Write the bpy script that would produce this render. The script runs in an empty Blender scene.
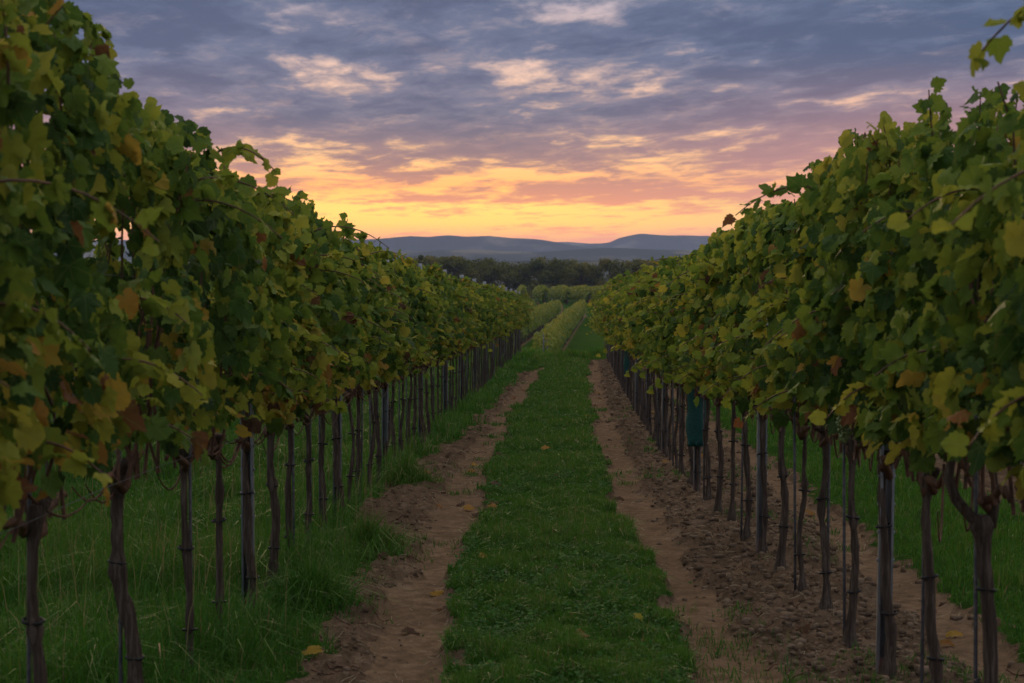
import bpy, math, random
import numpy as np
from mathutils import Vector

random.seed(7)
rng = np.random.default_rng(11)
sc = bpy.context.scene
C = sc.collection
R = math.radians

# ------------------------------------------------------------------ camera
cam = bpy.data.objects.new('camera', bpy.data.cameras.new('camera'))
C.objects.link(cam)
cam.location = (0, 0, 1.6)
cam.rotation_euler = (R(90 - 2.2), 0, 0)
cam.data.lens = 70
cam.data.sensor_width = 36
cam.data.clip_start = 0.1
cam.data.clip_end = 20000
cam.data.dof.use_dof = True
cam.data.dof.focus_distance = 17.0
cam.data.dof.aperture_fstop = 7.1
sc.camera = cam
F = 70 / 36 * 1024

# ------------------------------------------------------------------ exposure
vs = sc.view_settings
vs.view_transform = 'Standard'
vs.look = 'None'
vs.exposure = 0.0
vs.gamma = 1.0
vs.use_curve_mapping = False
sc.cycles.max_bounces = 6
sc.cycles.diffuse_bounces = 3
sc.cycles.transmission_bounces = 4
sc.cycles.transparent_max_bounces = 6
sc.cycles.volume_bounces = 0
sc.cycles.glossy_bounces = 2
sc.cycles.caustics_reflective = False
sc.cycles.caustics_refractive = False


# ------------------------------------------------------------------ node helper
def s2l(c):
    return tuple(((v / 255 + 0.055) / 1.055) ** 2.4 if v > 10 else v / 255 / 12.92 for v in c)


class NT:
    def __init__(self, tree):
        self.t = tree
        tree.nodes.clear()

    def n(self, kind, **kw):
        o = self.t.nodes.new(kind)
        for k, v in kw.items():
            setattr(o, k, v)
        return o

    def put(self, sock, v):
        if isinstance(v, bpy.types.NodeSocket):
            self.t.links.new(v, sock)
        elif v is not None:
            if isinstance(v, tuple) and len(v) == 3 and len(sock.default_value) == 4:
                v = v + (1.0,)
            sock.default_value = v

    def m(self, op, a, b=None, c=None, clamp=False):
        o = self.n('ShaderNodeMath', operation=op, use_clamp=clamp)
        self.put(o.inputs[0], a)
        if b is not None: self.put(o.inputs[1], b)
        if c is not None: self.put(o.inputs[2], c)
        return o.outputs[0]

    def mix(self, f, a, b, blend='MIX'):
        o = self.n('ShaderNodeMix', data_type='RGBA', blend_type=blend)
        self.put(o.inputs[0], f)
        self.put(o.inputs[6], a)
        self.put(o.inputs[7], b)
        return o.outputs[2]

    def ramp(self, f, stops, interp='LINEAR'):
        o = self.n('ShaderNodeValToRGB')
        o.color_ramp.interpolation = interp
        e = o.color_ramp.elements
        e[0].position, e[1].position = stops[0][0], stops[-1][0]
        e[0].color = tuple(stops[0][1]) + (1,)
        e[1].color = tuple(stops[-1][1]) + (1,)
        for p, c in stops[1:-1]:
            k = e.new(p)
            k.color = tuple(c) + (1,)
        self.put(o.inputs[0], f)
        return o.outputs[0]

    def smooth(self, v, a, b):
        o = self.n('ShaderNodeMapRange', interpolation_type='SMOOTHSTEP')
        self.put(o.inputs[0], v)
        o.inputs[1].default_value = a
        o.inputs[2].default_value = b
        return o.outputs[0]

    def noise(self, vec, scale, detail=4, rough=0.55, dist=0.0, out=0):
        o = self.n('ShaderNodeTexNoise')
        self.put(o.inputs['Vector'], vec)
        o.inputs['Scale'].default_value = scale
        o.inputs['Detail'].default_value = detail
        o.inputs['Roughness'].default_value = rough
        o.inputs['Distortion'].default_value = dist
        return o.outputs[out]

    def xyz(self, a, b, c):
        o = self.n('ShaderNodeCombineXYZ')
        self.put(o.inputs[0], a); self.put(o.inputs[1], b); self.put(o.inputs[2], c)
        return o.outputs[0]

    def mapping(self, vec, rot=(0, 0, 0), scale=(1, 1, 1), loc=(0, 0, 0)):
        o = self.n('ShaderNodeMapping')
        self.put(o.inputs['Vector'], vec)
        o.inputs['Rotation'].default_value = rot
        o.inputs['Scale'].default_value = scale
        o.inputs['Location'].default_value = loc
        return o.outputs[0]


# ------------------------------------------------------------------ world: dusk sky with a broken cloud deck
SUN_AZ = R(-4.0)      # left of straight ahead
SUN_EL = R(2.0)
w = bpy.data.worlds.new('World')
sc.world = w
w.use_nodes = True
t = NT(w.node_tree)
sky = t.n('ShaderNodeTexSky', sky_type='NISHITA')
sky.sun_disc = False
sky.sun_elevation = SUN_EL
sky.sun_rotation = SUN_AZ
sky.air_density = 1.2
sky.dust_density = 2.0
tc = t.n('ShaderNodeTexCoord')
sep = t.n('ShaderNodeSeparateXYZ')
t.put(sep.inputs[0], tc.outputs['Generated'])
dx, dy, dz = sep.outputs
v = t.m('MULTIPLY', t.m('DIVIDE', dz, t.m('SQRT', t.m('ADD', t.m('SUBTRACT', 1.0, t.m('MULTIPLY', dz, dz)), 1e-4))), F)  # elevation, 1991 per radian
az = t.m('MULTIPLY', t.m('ARCTAN2', dx, dy), F)
zc = t.m('MAXIMUM', t.m('ADD', dz, 0.045), 0.02)
px_ = t.m('DIVIDE', dx, zc)
py_ = t.m('DIVIDE', dy, zc)
P = t.xyz(t.m('MULTIPLY', px_, 3.3), t.m('MULTIPLY', py_, 1.3), 0.0)
warp = t.n('ShaderNodeVectorMath', operation='ADD')
wn = t.n('ShaderNodeVectorMath', operation='SCALE')
t.put(wn.inputs[0], t.noise(P, 0.9, 3, out=1)); wn.inputs['Scale'].default_value = 0.55
t.put(warp.inputs[0], P); t.put(warp.inputs[1], wn.outputs[0])
Pw = warp.outputs[0]
# streaks run from low left to high right over the cloud deck
Q = t.mapping(Pw, rot=(0, 0, R(22)), scale=(1.0, 1.0, 1.0))
n1 = t.noise(t.mapping(Q, scale=(0.66, 1.0, 1), loc=(3.1, 0.4, 0)), 1.0, 7, 0.54)
n2 = t.noise(t.mapping(Q, scale=(1.9, 2.3, 1), loc=(7.7, 2.4, 0)), 1.0, 6, 0.62)
n3 = t.noise(t.mapping(Q, scale=(0.2, 0.45, 1), loc=(1.7, 8.4, 0)), 1.0, 3, 0.5)
cl = t.m('ADD', t.m('ADD', t.m('MULTIPLY', n1, 0.52), t.m('MULTIPLY', n2, 0.32)), t.m('MULTIPLY', t.m('ADD', n3, -0.135), 0.30))
vn = t.m('DIVIDE', v, 1200.0, clamp=True)


def vs_(stops):
    return [(y / 1200.0, s2l(c)) for y, c in stops]


gap = t.ramp(vn, vs_([(0, (214, 136, 96)), (22, (240, 150, 82)), (42, (255, 200, 84)), (58, (255, 212, 104)), (80, (255, 184, 106)),
                      (105, (255, 202, 138)), (150, (255, 204, 164)), (210, (228, 194, 180)), (290, (176, 174, 192)),
                      (600, (206, 202, 200)), (1200, (226, 218, 208))]))
cloud = t.ramp(vn, vs_([(0, (208, 128, 100)), (25, (232, 142, 88)), (50, (232, 150, 98)), (72, (196, 134, 112)), (100, (152, 120, 124)),
                        (150, (116, 118, 138)), (210, (98, 112, 140)), (290, (84, 103, 134)),
                        (600, (166, 166, 170)), (1200, (206, 202, 196))]))
# how open the deck is at each height: thin over the horizon band, thick above
thr = t.ramp(vn, [(0, (0.58,) * 3), (28 / 1200, (0.56,) * 3), (42 / 1200, (0.62,) * 3), (56 / 1200, (0.58,) * 3), (66 / 1200, (0.475,) * 3), (78 / 1200, (0.475,) * 3), (92 / 1200, (0.53,) * 3),
                  (120 / 1200, (0.462,) * 3), (160 / 1200, (0.44,) * 3), (210 / 1200, (0.412,) * 3), (300 / 1200, (0.43,) * 3), (1, (0.5,) * 3)])
# the deck is more open towards the glow on the left
azn = t.m('SUBTRACT', 1.0, t.smooth(t.m('ABSOLUTE', t.m('ADD', az, 120.0)), 40.0, 520.0))
thr2 = t.m('ADD', thr, t.m('MULTIPLY', azn, 0.045))
cov = t.smooth(t.m('SUBTRACT', cl, thr2), -0.105, 0.045)
col = t.mix(cov, gap, cloud)
# soft mottling inside the deck
mot = t.noise(t.mapping(Q, scale=(1.1, 1.7, 1), loc=(2.2, 5.4, 0)), 1.0, 6, 0.65)
lit = t.m('MULTIPLY', t.smooth(mot, 0.50, 0.72), t.m('MULTIPLY', t.smooth(v, 60.0, 120.0), 0.38))
col = t.mix(t.m('MULTIPLY', lit, cov), col, t.mix(0.45, gap, cloud))
# undersides: darker bellies in the thick parts
belly = t.smooth(t.m('SUBTRACT', t.m('ADD', cl, t.m('MULTIPLY', t.m('SUBTRACT', 0.5, mot), 0.25)), thr2), 0.02, 0.16)
hi = t.smooth(v, 70.0, 170.0)
col = t.mix(t.m('MULTIPLY', t.m('MULTIPLY', belly, hi), 0.68), col, s2l((60, 80, 112)))
# away from the glow the sky turns duller and pinker
side = t.smooth(t.m('ABSOLUTE', t.m('ADD', az, 90.0)), 60.0, 620.0)
low = t.m('SUBTRACT', 1.0, t.smooth(v, 60.0, 220.0))
col = t.mix(t.m('MULTIPLY', t.m('MULTIPLY', side, low), 0.8), col, s2l((214, 146, 128)))
glow = t.m('MULTIPLY', azn, t.m('MULTIPLY', t.smooth(v, 22.0, 48.0), t.m('SUBTRACT', 1.0, t.smooth(v, 70.0, 170.0))))
col = t.mix(t.m('MULTIPLY', glow, 0.8), col, (1.28, 1.12, 0.78), 'MULTIPLY')
back = t.smooth(t.m('MULTIPLY', dy, -1.0), -0.35, 0.5)
col = t.mix(t.m('MULTIPLY', back, 0.85), col, s2l((150, 158, 180)))
bg1 = t.n('ShaderNodeBackground')
t.put(bg1.inputs[0], sky.outputs[0]); bg1.inputs[1].default_value = 0.05
bg2 = t.n('ShaderNodeBackground')
t.put(bg2.inputs[0], col)
# the low sky shines through kilometres of haze, so it is brighter than it looks
path = t.m('MINIMUM', t.m('DIVIDE', 203000.0, t.m('MAXIMUM', v, 5.0)), 7380.0)
t.put(bg2.inputs[1], t.m('MULTIPLY', t.m('ADD', 1.08, t.m('MULTIPLY', t.smooth(v, 290.0, 1000.0), 0.62)), t.m('EXPONENT', t.m('MULTIPLY', path, 0.000085))))
mx = t.n('ShaderNodeMixShader')
mx.inputs[0].default_value = 0.96
t.t.links.new(bg1.outputs[0], mx.inputs[1])
t.t.links.new(bg2.outputs[0], mx.inputs[2])
out = t.n('ShaderNodeOutputWorld')
t.t.links.new(mx.outputs[0], out.inputs[0])
w.cycles.sampling_method = 'MANUAL'
w.cycles.sample_map_resolution = 1024

sun = bpy.data.objects.new('sun', bpy.data.lights.new('sun', 'SUN'))
C.objects.link(sun)
sun.data.energy = 1.1
sun.data.color = (1.0, 0.66, 0.38)
sun.data.angle = R(14)
sd = Vector((math.sin(SUN_AZ) * math.cos(R(9)), math.cos(SUN_AZ) * math.cos(R(9)), math.sin(R(9))))
sun.rotation_euler = sd.to_track_quat('Z', 'Y').to_euler()


# ------------------------------------------------------------------ basic builders
def tag(o, label=None, cat=None, group=None, kind=None):
    if label: o['label'] = label
    if cat: o['category'] = cat
    if group: o['group'] = group
    if kind: o['kind'] = kind
    return o


def mesh_np(name, V, Fc, smooth=False, attrs=None, mats=()):
    """Fc: (n,3) or (n,4) int array."""
    V = np.asarray(V, dtype=np.float32)
    Fc = np.asarray(Fc, dtype=np.int32)
    me = bpy.data.meshes.new(name)
    k = Fc.shape[1]
    me.vertices.add(len(V)); me.vertices.foreach_set('co', V.ravel())
    me.loops.add(Fc.size); me.loops.foreach_set('vertex_index', Fc.ravel())
    me.polygons.add(len(Fc))
    me.polygons.foreach_set('loop_start', np.arange(0, Fc.size, k, dtype=np.int32))
    me.polygons.foreach_set('loop_total', np.full(len(Fc), k, dtype=np.int32))
    if smooth:
        me.polygons.foreach_set('use_smooth', np.ones(len(Fc), dtype=bool))
    for an, av in (attrs or {}).items():
        a = me.attributes.new(an, 'FLOAT', 'POINT')
        a.data.foreach_set('value', np.asarray(av, dtype=np.float32))
    for mm in mats: me.materials.append(mm)
    me.update(calc_edges=True)
    return me


def obj(name, me, parent=None, loc=(0, 0, 0), rot=(0, 0, 0)):
    o = bpy.data.objects.new(name, me)
    C.objects.link(o)
    o.location = loc
    o.rotation_euler = rot
    if parent: o.parent = parent
    return o


def empty(name, loc, rz=0):
    o = bpy.data.objects.new(name, None)
    C.objects.link(o)
    o.location = loc
    o.rotation_euler = (0, 0, rz)
    o.empty_display_size = 0.1
    return o


_tab = np.random.default_rng(5).random((256, 256))


def vnoise(x, y):
    xi = np.floor(x).astype(int); yi = np.floor(y).astype(int)
    fx = x - xi; fy = y - yi
    fx = fx * fx * (3 - 2 * fx); fy = fy * fy * (3 - 2 * fy)
    a = _tab[xi & 255, yi & 255]; b = _tab[(xi + 1) & 255, yi & 255]
    c = _tab[xi & 255, (yi + 1) & 255]; d = _tab[(xi + 1) & 255, (yi + 1) & 255]
    return (a * (1 - fx) + b * fx) * (1 - fy) + (c * (1 - fx) + d * fx) * fy


def fbm(x, y, o=4, g=0.5):
    s = 0; a = 1; tt = 0
    for i in range(o):
        s = s + a * vnoise(x * 2 ** i + 17.3 * i, y * 2 ** i + 5.1 * i); tt += a; a *= g
    return s / tt


def sstep(a, b, x):
    q = np.clip((x - a) / (b - a), 0, 1)
    return q * q * (3 - 2 * q)


class Tube:
    """collects tubes into one quad mesh"""
    def __init__(self): self.V = []; self.F = []; self.n = 0

    def add(self, pts, rad, sides=8, rough=0.0, cap=True):
        pts = np.asarray(pts, float); rad = np.asarray(rad, float)
        k = len(pts)
        tg = np.gradient(pts, axis=0)
        tg /= np.linalg.norm(tg, axis=1)[:, None] + 1e-9
        ref = np.array([1.0, 0, 0]) if abs(tg[0][0]) < 0.8 else np.array([0, 1.0, 0])
        a = np.cross(tg, ref); a /= np.linalg.norm(a, axis=1)[:, None] + 1e-9
        b = np.cross(tg, a)
        th = np.linspace(0, 2 * np.pi, sides, endpoint=False)
        rr = rad[:, None] * (1 + rough * (rng.random((k, sides)) - 0.5) * 2)
        ridge = 1 + rough * 0.9 * np.sin(th * 3 + rng.random() * 6)[None, :]
        rr = rr * ridge
        ring = pts[:, None, :] + rr[..., None] * (np.cos(th)[None, :, None] * a[:, None, :] + np.sin(th)[None, :, None] * b[:, None, :])
        self.V.append(ring.reshape(-1, 3))
        i = np.arange(k - 1)[:, None] * sides; j = np.arange(sides)[None, :]; j2 = (j + 1) % sides
        q = np.stack([i + j, i + j2, i + sides + j2, i + sides + j], -1).reshape(-1, 4) + self.n
        self.F.append(q)
        self.n += k * sides
        if cap:
            for e, row in ((0, 0), (k - 1, 1)):
                self.V.append(pts[e][None, :]); c = self.n; self.n += 1
                base = c - k * sides - row + e * sides if False else None
                start = (self.n - 1 - row - k * sides) + e * sides
                jj = np.arange(sides)
                if row == 0:
                    q = np.stack([np.full(sides, c), start + (jj + 1) % sides, start + jj, start + jj], -1)
                else:
                    q = np.stack([np.full(sides, c), start + jj, start + (jj + 1) % sides, start + (jj + 1) % sides], -1)
                self.T = getattr(self, 'T', []); self.T.append(q[:, :3])

    def mesh(self, name, mat, smooth=True):
        V = np.concatenate(self.V)
        Q = np.concatenate(self.F)
        tris = np.concatenate([Q[:, [0, 1, 2]], Q[:, [0, 2, 3]]] + getattr(self, 'T', []))
        return mesh_np(name, V, tris, smooth, mats=(mat,))


def boxes(name, bl, mat, bevel=0.0):
    """axis aligned boxes (x0,y0,z0,x1,y1,z1) in one mesh"""
    V = []; Q = []
    for (x0, y0, z0, x1, y1, z1) in bl:
        n = len(V)
        V += [(x0, y0, z0), (x1, y0, z0), (x1, y1, z0), (x0, y1, z0), (x0, y0, z1), (x1, y0, z1), (x1, y1, z1), (x0, y1, z1)]
        Q += [(n, n + 3, n + 2, n + 1), (n + 4, n + 5, n + 6, n + 7), (n, n + 1, n + 5, n + 4), (n + 1, n + 2, n + 6, n + 5), (n + 2, n + 3, n + 7, n + 6), (n + 3, n, n + 4, n + 7)]
    return mesh_np(name, V, Q, mats=(mat,))


# ------------------------------------------------------------------ materials
def new_mat(name):
    m = bpy.data.materials.new(name)
    m.use_nodes = True
    return m, NT(m.node_tree)


def finish(tt, surf, disp=None):
    o = tt.n('ShaderNodeOutputMaterial')
    tt.t.links.new(surf, o.inputs[0])


def principled(tt, col, rough=0.8, bump=None, bstr=0.4, bdist=0.01, spec=0.25, metal=0.0):
    p = tt.n('ShaderNodeBsdfPrincipled')
    tt.put(p.inputs['Base Color'], col)
    tt.put(p.inputs['Roughness'], rough)
    p.inputs['Specular IOR Level'].default_value = spec
    p.inputs['Metallic'].default_value = metal
    if bump is not None:
        b = tt.n('ShaderNodeBump')
        b.inputs['Strength'].default_value = bstr
        b.inputs['Distance'].default_value = bdist
        tt.put(b.inputs['Height'], bump)
        tt.t.links.new(b.outputs[0], p.inputs['Normal'])
    return p.outputs[0]


def leafy(name, stops, trans=0.42, rough=0.6, spec=0.16, objvar=0.16, veins=True, back=(0.13, 0.16, 0.06)):
    """thin foliage: colour from each leaf's own 'tint', paler underside, some light through"""
    m, tt = new_mat(name)
    a = tt.n('ShaderNodeAttribute', attribute_name='tint')
    oi = tt.n('ShaderNodeObjectInfo')
    f = tt.m('ADD', a.outputs['Fac'], tt.m('MULTIPLY', tt.m('SUBTRACT', oi.outputs['Random'], 0.5), objvar), clamp=True)
    col = tt.ramp(f, stops)
    geo = tt.n('ShaderNodeNewGeometry')
    if veins:   # five main veins fan out from the stalk; some margins are scorched
        lu = tt.n('ShaderNodeAttribute', attribute_name='lu').outputs['Fac']
        lv = tt.n('ShaderNodeAttribute', attribute_name='lv').outputs['Fac']
        th_ = tt.m('ARCTAN2', lu, lv)
        rr_ = tt.m('SQRT', tt.m('ADD', tt.m('MULTIPLY', lu, lu), tt.m('MULTIPLY', lv, lv)))
        vn_ = tt.m('MULTIPLY', tt.m('ABSOLUTE', tt.m('SINE', tt.m('MULTIPLY', th_, 3.5))), rr_)
        col = tt.mix(tt.m('MULTIPLY', tt.m('SUBTRACT', 1.0, tt.smooth(vn_, 0.0, 0.10)), 0.35), col, (0.20, 0.24, 0.06))
        ev = tt.m('SQRT', tt.m('ADD', tt.m('MULTIPLY', lu, lu), tt.m('POWER', tt.m('SUBTRACT', lv, 0.36), 2.0)))
        big = tt.noise(tt.n('ShaderNodeTexCoord').outputs['Object'], 9.0, 3)
        col = tt.mix(tt.m('MULTIPLY', tt.m('MULTIPLY', tt.smooth(ev, 0.36, 0.58), tt.smooth(big, 0.58, 0.72)), 0.5), col, (0.16, 0.11, 0.025))
    nz = tt.noise(tt.n('ShaderNodeTexCoord').outputs['Object'], 35.0, 3)
    col = tt.mix(tt.m('MULTIPLY', tt.smooth(nz, 0.35, 0.7), 0.35), col, tt.mix(0.4, col, (0.07, 0.10, 0.015)))
    if back:
        col2 = tt.mix(tt.m('MULTIPLY', geo.outputs['Backfacing'], 0.25), col, back)
    else:
        col2 = col
    p = principled(tt, col2, rough, nz, 0.25, 0.004, spec)
    tr = tt.n('ShaderNodeBsdfTranslucent')
    g = tt.n('ShaderNodeGamma'); g.inputs[1].default_value = 0.85
    tt.put(g.inputs[0], col); tt.t.links.new(g.outputs[0], tr.inputs[0])
    mxs = tt.n('ShaderNodeMixShader'); mxs.inputs[0].default_value = trans
    tt.t.links.new(p, mxs.inputs[1]); tt.t.links.new(tr.outputs[0], mxs.inputs[2])
    finish(tt, mxs.outputs[0])
    return m


LEAF_STOPS = [(0.0, (0.018, 0.048, 0.010)), (0.25, (0.044, 0.098, 0.012)), (0.46, (0.118, 0.180, 0.015)), (0.66, (0.27, 0.28, 0.024)),
              (0.80, (0.36, 0.29, 0.028)), (0.88, (0.38, 0.19, 0.025)), (0.94, (0.20, 0.065, 0.020)), (1.0, (0.075, 0.030, 0.018))]
M = {}
M['vine_leaf'] = leafy('vine_leaf', LEAF_STOPS)
M['grass'] = leafy('grass_blade', [(0.0, (0.012, 0.052, 0.005)), (0.35, (0.028, 0.112, 0.008)), (0.7, (0.062, 0.170, 0.012)), (0.86, (0.12, 0.15, 0.025)),
                                   (0.94, (0.24, 0.20, 0.09)), (1.0, (0.20, 0.12, 0.05))], trans=0.3, rough=0.6, spec=0.2, objvar=0.0, back=None, veins=False)
M['tree_leaf'] = leafy('tree_leaf', [(0.0, (0.036, 0.046, 0.010)), (0.5, (0.100, 0.105, 0.018)), (0.8, (0.16, 0.135, 0.022)), (1.0, (0.20, 0.13, 0.025))],
                       trans=0.2, rough=0.8, spec=0.1, objvar=0.45, back=None, veins=False)
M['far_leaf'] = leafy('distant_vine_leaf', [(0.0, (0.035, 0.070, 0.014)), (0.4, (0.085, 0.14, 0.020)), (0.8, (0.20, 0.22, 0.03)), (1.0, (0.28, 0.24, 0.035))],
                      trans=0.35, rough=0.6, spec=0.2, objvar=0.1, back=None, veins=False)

m, tt = new_mat('bark')
oc = tt.n('ShaderNodeTexCoord').outputs['Object']
st = tt.noise(tt.mapping(oc, scale=(70, 70, 5)), 1.0, 5, 0.65, 0.6)
bl = tt.noise(oc, 14.0, 3)
c = tt.ramp(st, [(0.25, (0.018, 0.013, 0.010)), (0.5, (0.068, 0.050, 0.036)), (0.75, (0.19, 0.15, 0.115))])
c = tt.mix(tt.m('MULTIPLY', bl, 0.4), c, (0.07, 0.045, 0.03))
finish(tt, principled(tt, c, 0.9, st, 0.9, 0.012, 0.15))
M['bark'] = m

m, tt = new_mat('cane_wood')
oc = tt.n('ShaderNodeTexCoord').outputs['Object']
finish(tt, principled(tt, tt.ramp(tt.noise(oc, 20.0, 3), [(0.3, (0.06, 0.030, 0.018)), (0.7, (0.16, 0.075, 0.04))]), 0.7, spec=0.3))
M['cane'] = m

m, tt = new_mat('galvanised_steel')
oc = tt.n('ShaderNodeTexCoord').outputs['Object']
nn = tt.noise(tt.mapping(oc, scale=(30, 30, 6)), 1.0, 4, 0.6)
c = tt.ramp(nn, [(0.3, (0.17, 0.175, 0.18)), (0.58, (0.31, 0.32, 0.33)), (0.72, (0.19, 0.13, 0.09))])
finish(tt, principled(tt, c, 0.55, nn, 0.2, 0.003, 0.5, 0.35))
M['steel'] = m

m, tt = new_mat('stake_metal')
oc = tt.n('ShaderNodeTexCoord').outputs['Object']
c = tt.ramp(tt.noise(oc, 25.0, 4), [(0.35, (0.05, 0.05, 0.055)), (0.65, (0.13, 0.12, 0.115))])
finish(tt, principled(tt, c, 0.6, None, spec=0.4))
M['stake'] = m

m, tt = new_mat('black_tie')
finish(tt, principled(tt, (0.012, 0.012, 0.013), 0.6))
M['tie'] = m

m, tt = new_mat('teal_net')
oc = tt.n('ShaderNodeTexCoord').outputs['Object']
wv = tt.m('MULTIPLY', tt.m('ABSOLUTE', tt.m('SINE', tt.m('MULTIPLY', tt.n('ShaderNodeSeparateXYZ').outputs[2], 1.0))), 1.0)
nn = tt.noise(tt.mapping(oc, scale=(40, 40, 160)), 1.0, 3)
c = tt.ramp(nn, [(0.3, (0.004, 0.038, 0.030)), (0.7, (0.010, 0.090, 0.070))])
finish(tt, principled(tt, c, 0.6, nn, 0.5, 0.004, 0.3))
M['teal'] = m

m, tt = new_mat('grape')
p = tt.n('ShaderNodeBsdfPrincipled')
p.inputs['Base Color'].default_value = (0.11, 0.15, 0.035, 1)
p.inputs['Roughness'].default_value = 0.35
p.inputs['Subsurface Weight'].default_value = 0.0
finish(tt, p.outputs[0])
M['grape'] = m


def soil_material(name, pal, clodscale, bstr, use_grass=True):
    m, tt = new_mat(name)
    pos = tt.n('ShaderNodeNewGeometry').outputs['Position']
    a = tt.noise(pos, 0.9, 5, 0.6)
    b = tt.noise(pos, 9.0, 6, 0.7)
    d = tt.noise(pos, 46.0, 4, 0.7)
    c = tt.ramp(b, [(0.28, pal[0]), (0.5, pal[1]), (0.72, pal[2])])
    c = tt.mix(tt.m('MULTIPLY', tt.smooth(a, 0.35, 0.7), 0.55), c, pal[3])
    c = tt.mix(tt.m('MULTIPLY', tt.smooth(d, 0.58, 0.72), 0.5), c, pal[4])
    lp = tt.n('ShaderNodeAttribute', attribute_name='lump').outputs['Fac']
    c = tt.mix(tt.m('MULTIPLY', lp, 0.42), c, pal[4])
    if use_grass:
        g = tt.n('ShaderNodeAttribute', attribute_name='grass').outputs['Fac']
        far = tt.noise(pos, 0.05, 4, 0.6)
        gc = tt.ramp(tt.noise(pos, 1.3, 5, 0.7), [(0.3, (0.014, 0.036, 0.007)), (0.55, (0.028, 0.066, 0.010)), (0.75, (0.055, 0.09, 0.016))])
        gc = tt.mix(tt.m('MULTIPLY', tt.smooth(far, 0.4, 0.7), 0.35), gc, (0.06, 0.07, 0.02))
        g2 = tt.smooth(tt.m('ADD', g, tt.m('MULTIPLY', tt.m('SUBTRACT', tt.noise(pos, 14.0, 4), 0.5), 0.9)), 0.38, 0.62)
        c = tt.mix(g2, c, gc)
    h = tt.m('ADD', tt.m('MULTIPLY', b, 0.6), tt.m('MULTIPLY', d, 0.4))
    finish(tt, principled(tt, c, 1.0, h, bstr, clodscale, 0.0))
    return m


M['soil'] = soil_material('soil', [(0.052, 0.034, 0.021), (0.122, 0.080, 0.050), (0.215, 0.146, 0.095), (0.080, 0.052, 0.032), (0.34, 0.25, 0.17)], 0.03, 0.9)
M['track'] = soil_material('track_soil', [(0.080, 0.051, 0.031), (0.160, 0.104, 0.064), (0.240, 0.162, 0.103), (0.100, 0.065, 0.040), (0.35, 0.25, 0.165)], 0.02, 0.9)

# ------------------------------------------------------------------ terrain shape
# height of the ground along the view (camera stands on z=0 and looks along +Y)
_ty = np.array([-300, 0, 60, 66, 72, 85, 120, 170, 218, 228, 245, 262, 400, 450, 520, 900, 2000, 9000], float)
_tz = np.array([5.0, 0, -1.24, -1.37, -1.85, -3.30, -3.42, -3.8, -4.2, -4.2, -3.3, -3.2, -5.4, -6.4, -8.0, -14, -23, -26], float)
_yy = np.arange(-300, 9000, 1.0)
_zz = np.interp(_yy, _ty, _tz)
_zz = np.convolve(np.pad(_zz, 4, 'edge'), np.array([1, 2, 3, 4, 5, 4, 3, 2, 1]) / 25.0, 'valid')


def bend(Y):   # how far the lane has drifted to the right at distance Y
    return np.interp(Y, [-300, 0, 66, 85, 240, 9000], [-8.3, 0, 1.82, 2.55, 10.0, 10.0])


def centre(Y):   # wobble of the grass strip
    return np.interp(Y, [0, 8.5, 13, 18.3, 30, 46, 60, 75], [0.0, 0.0, -0.10, -0.20, -0.20, -0.07, 0.12, 0.2])


def row_left(Y): return np.interp(Y, [0, 10, 18, 26, 50, 70], [-1.63, -1.61, -1.68, -1.62, -1.60, -1.52])
def row_right(Y): return np.interp(Y, [0, 7, 8.5, 13, 16.5, 21, 36, 50, 70], [1.42, 1.42, 1.35, 1.22, 1.10, 1.02, 1.04, 1.14, 1.28])


def zones(xr, Y):
    """0..1 masks: grass, track"""
    c = centre(Y)
    e = 0.24 * (fbm(xr * 2.2 + 40, Y * 1.7, 4) - 0.5) + 0.09 * (vnoise(xr * 9, Y * 9) - 0.5)
    hw = 0.52 + e + 0.05 * np.sin(Y * 0.7)
    strip = 1 - sstep(hw - 0.03, hw + 0.05, np.abs(xr - c))
    strip2 = 1 - sstep(0.60, 0.76, np.abs(xr - 2.78 + (e * 1.2)))
    lw = np.interp(Y, [0, 8.5, 10.8, 11.8, 15, 17.3, 20.6, 25.6, 34, 46, 54], [-1.07, -1.07, -1.10, -1.22, -1.47, -1.50, -1.45, -1.22, -1.12, -1.05, -0.4])
    verge = sstep(0.0, 0.16, lw - xr + e * 2.2)
    xe = 1 - sstep(59.5, 62.0, Y + 3 * e)
    farg = sstep(56.0, 59.0, Y + 6 * e - 1.5 * (xr > 0)) 
    strip3 = sstep(5.2, 5.6, xr + e)
    grass = np.maximum.reduce([strip, strip2, verge, farg, strip3])
    tl = sstep(hw, hw + 0.05, c - xr) * (1 - sstep(0.84, 0.94, c - xr + 1.3 * e))
    tr = sstep(hw, hw + 0.05, xr - c) * (1 - sstep(0.84, 0.94, xr - c + 1.3 * e))
    t2 = sstep(1.72, 1.80, xr + e) * (1 - sstep(2.08, 2.16, xr - e))
    track = np.maximum.reduce([tl, tr, t2]) * (1 - grass) * xe
    return grass, track


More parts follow.
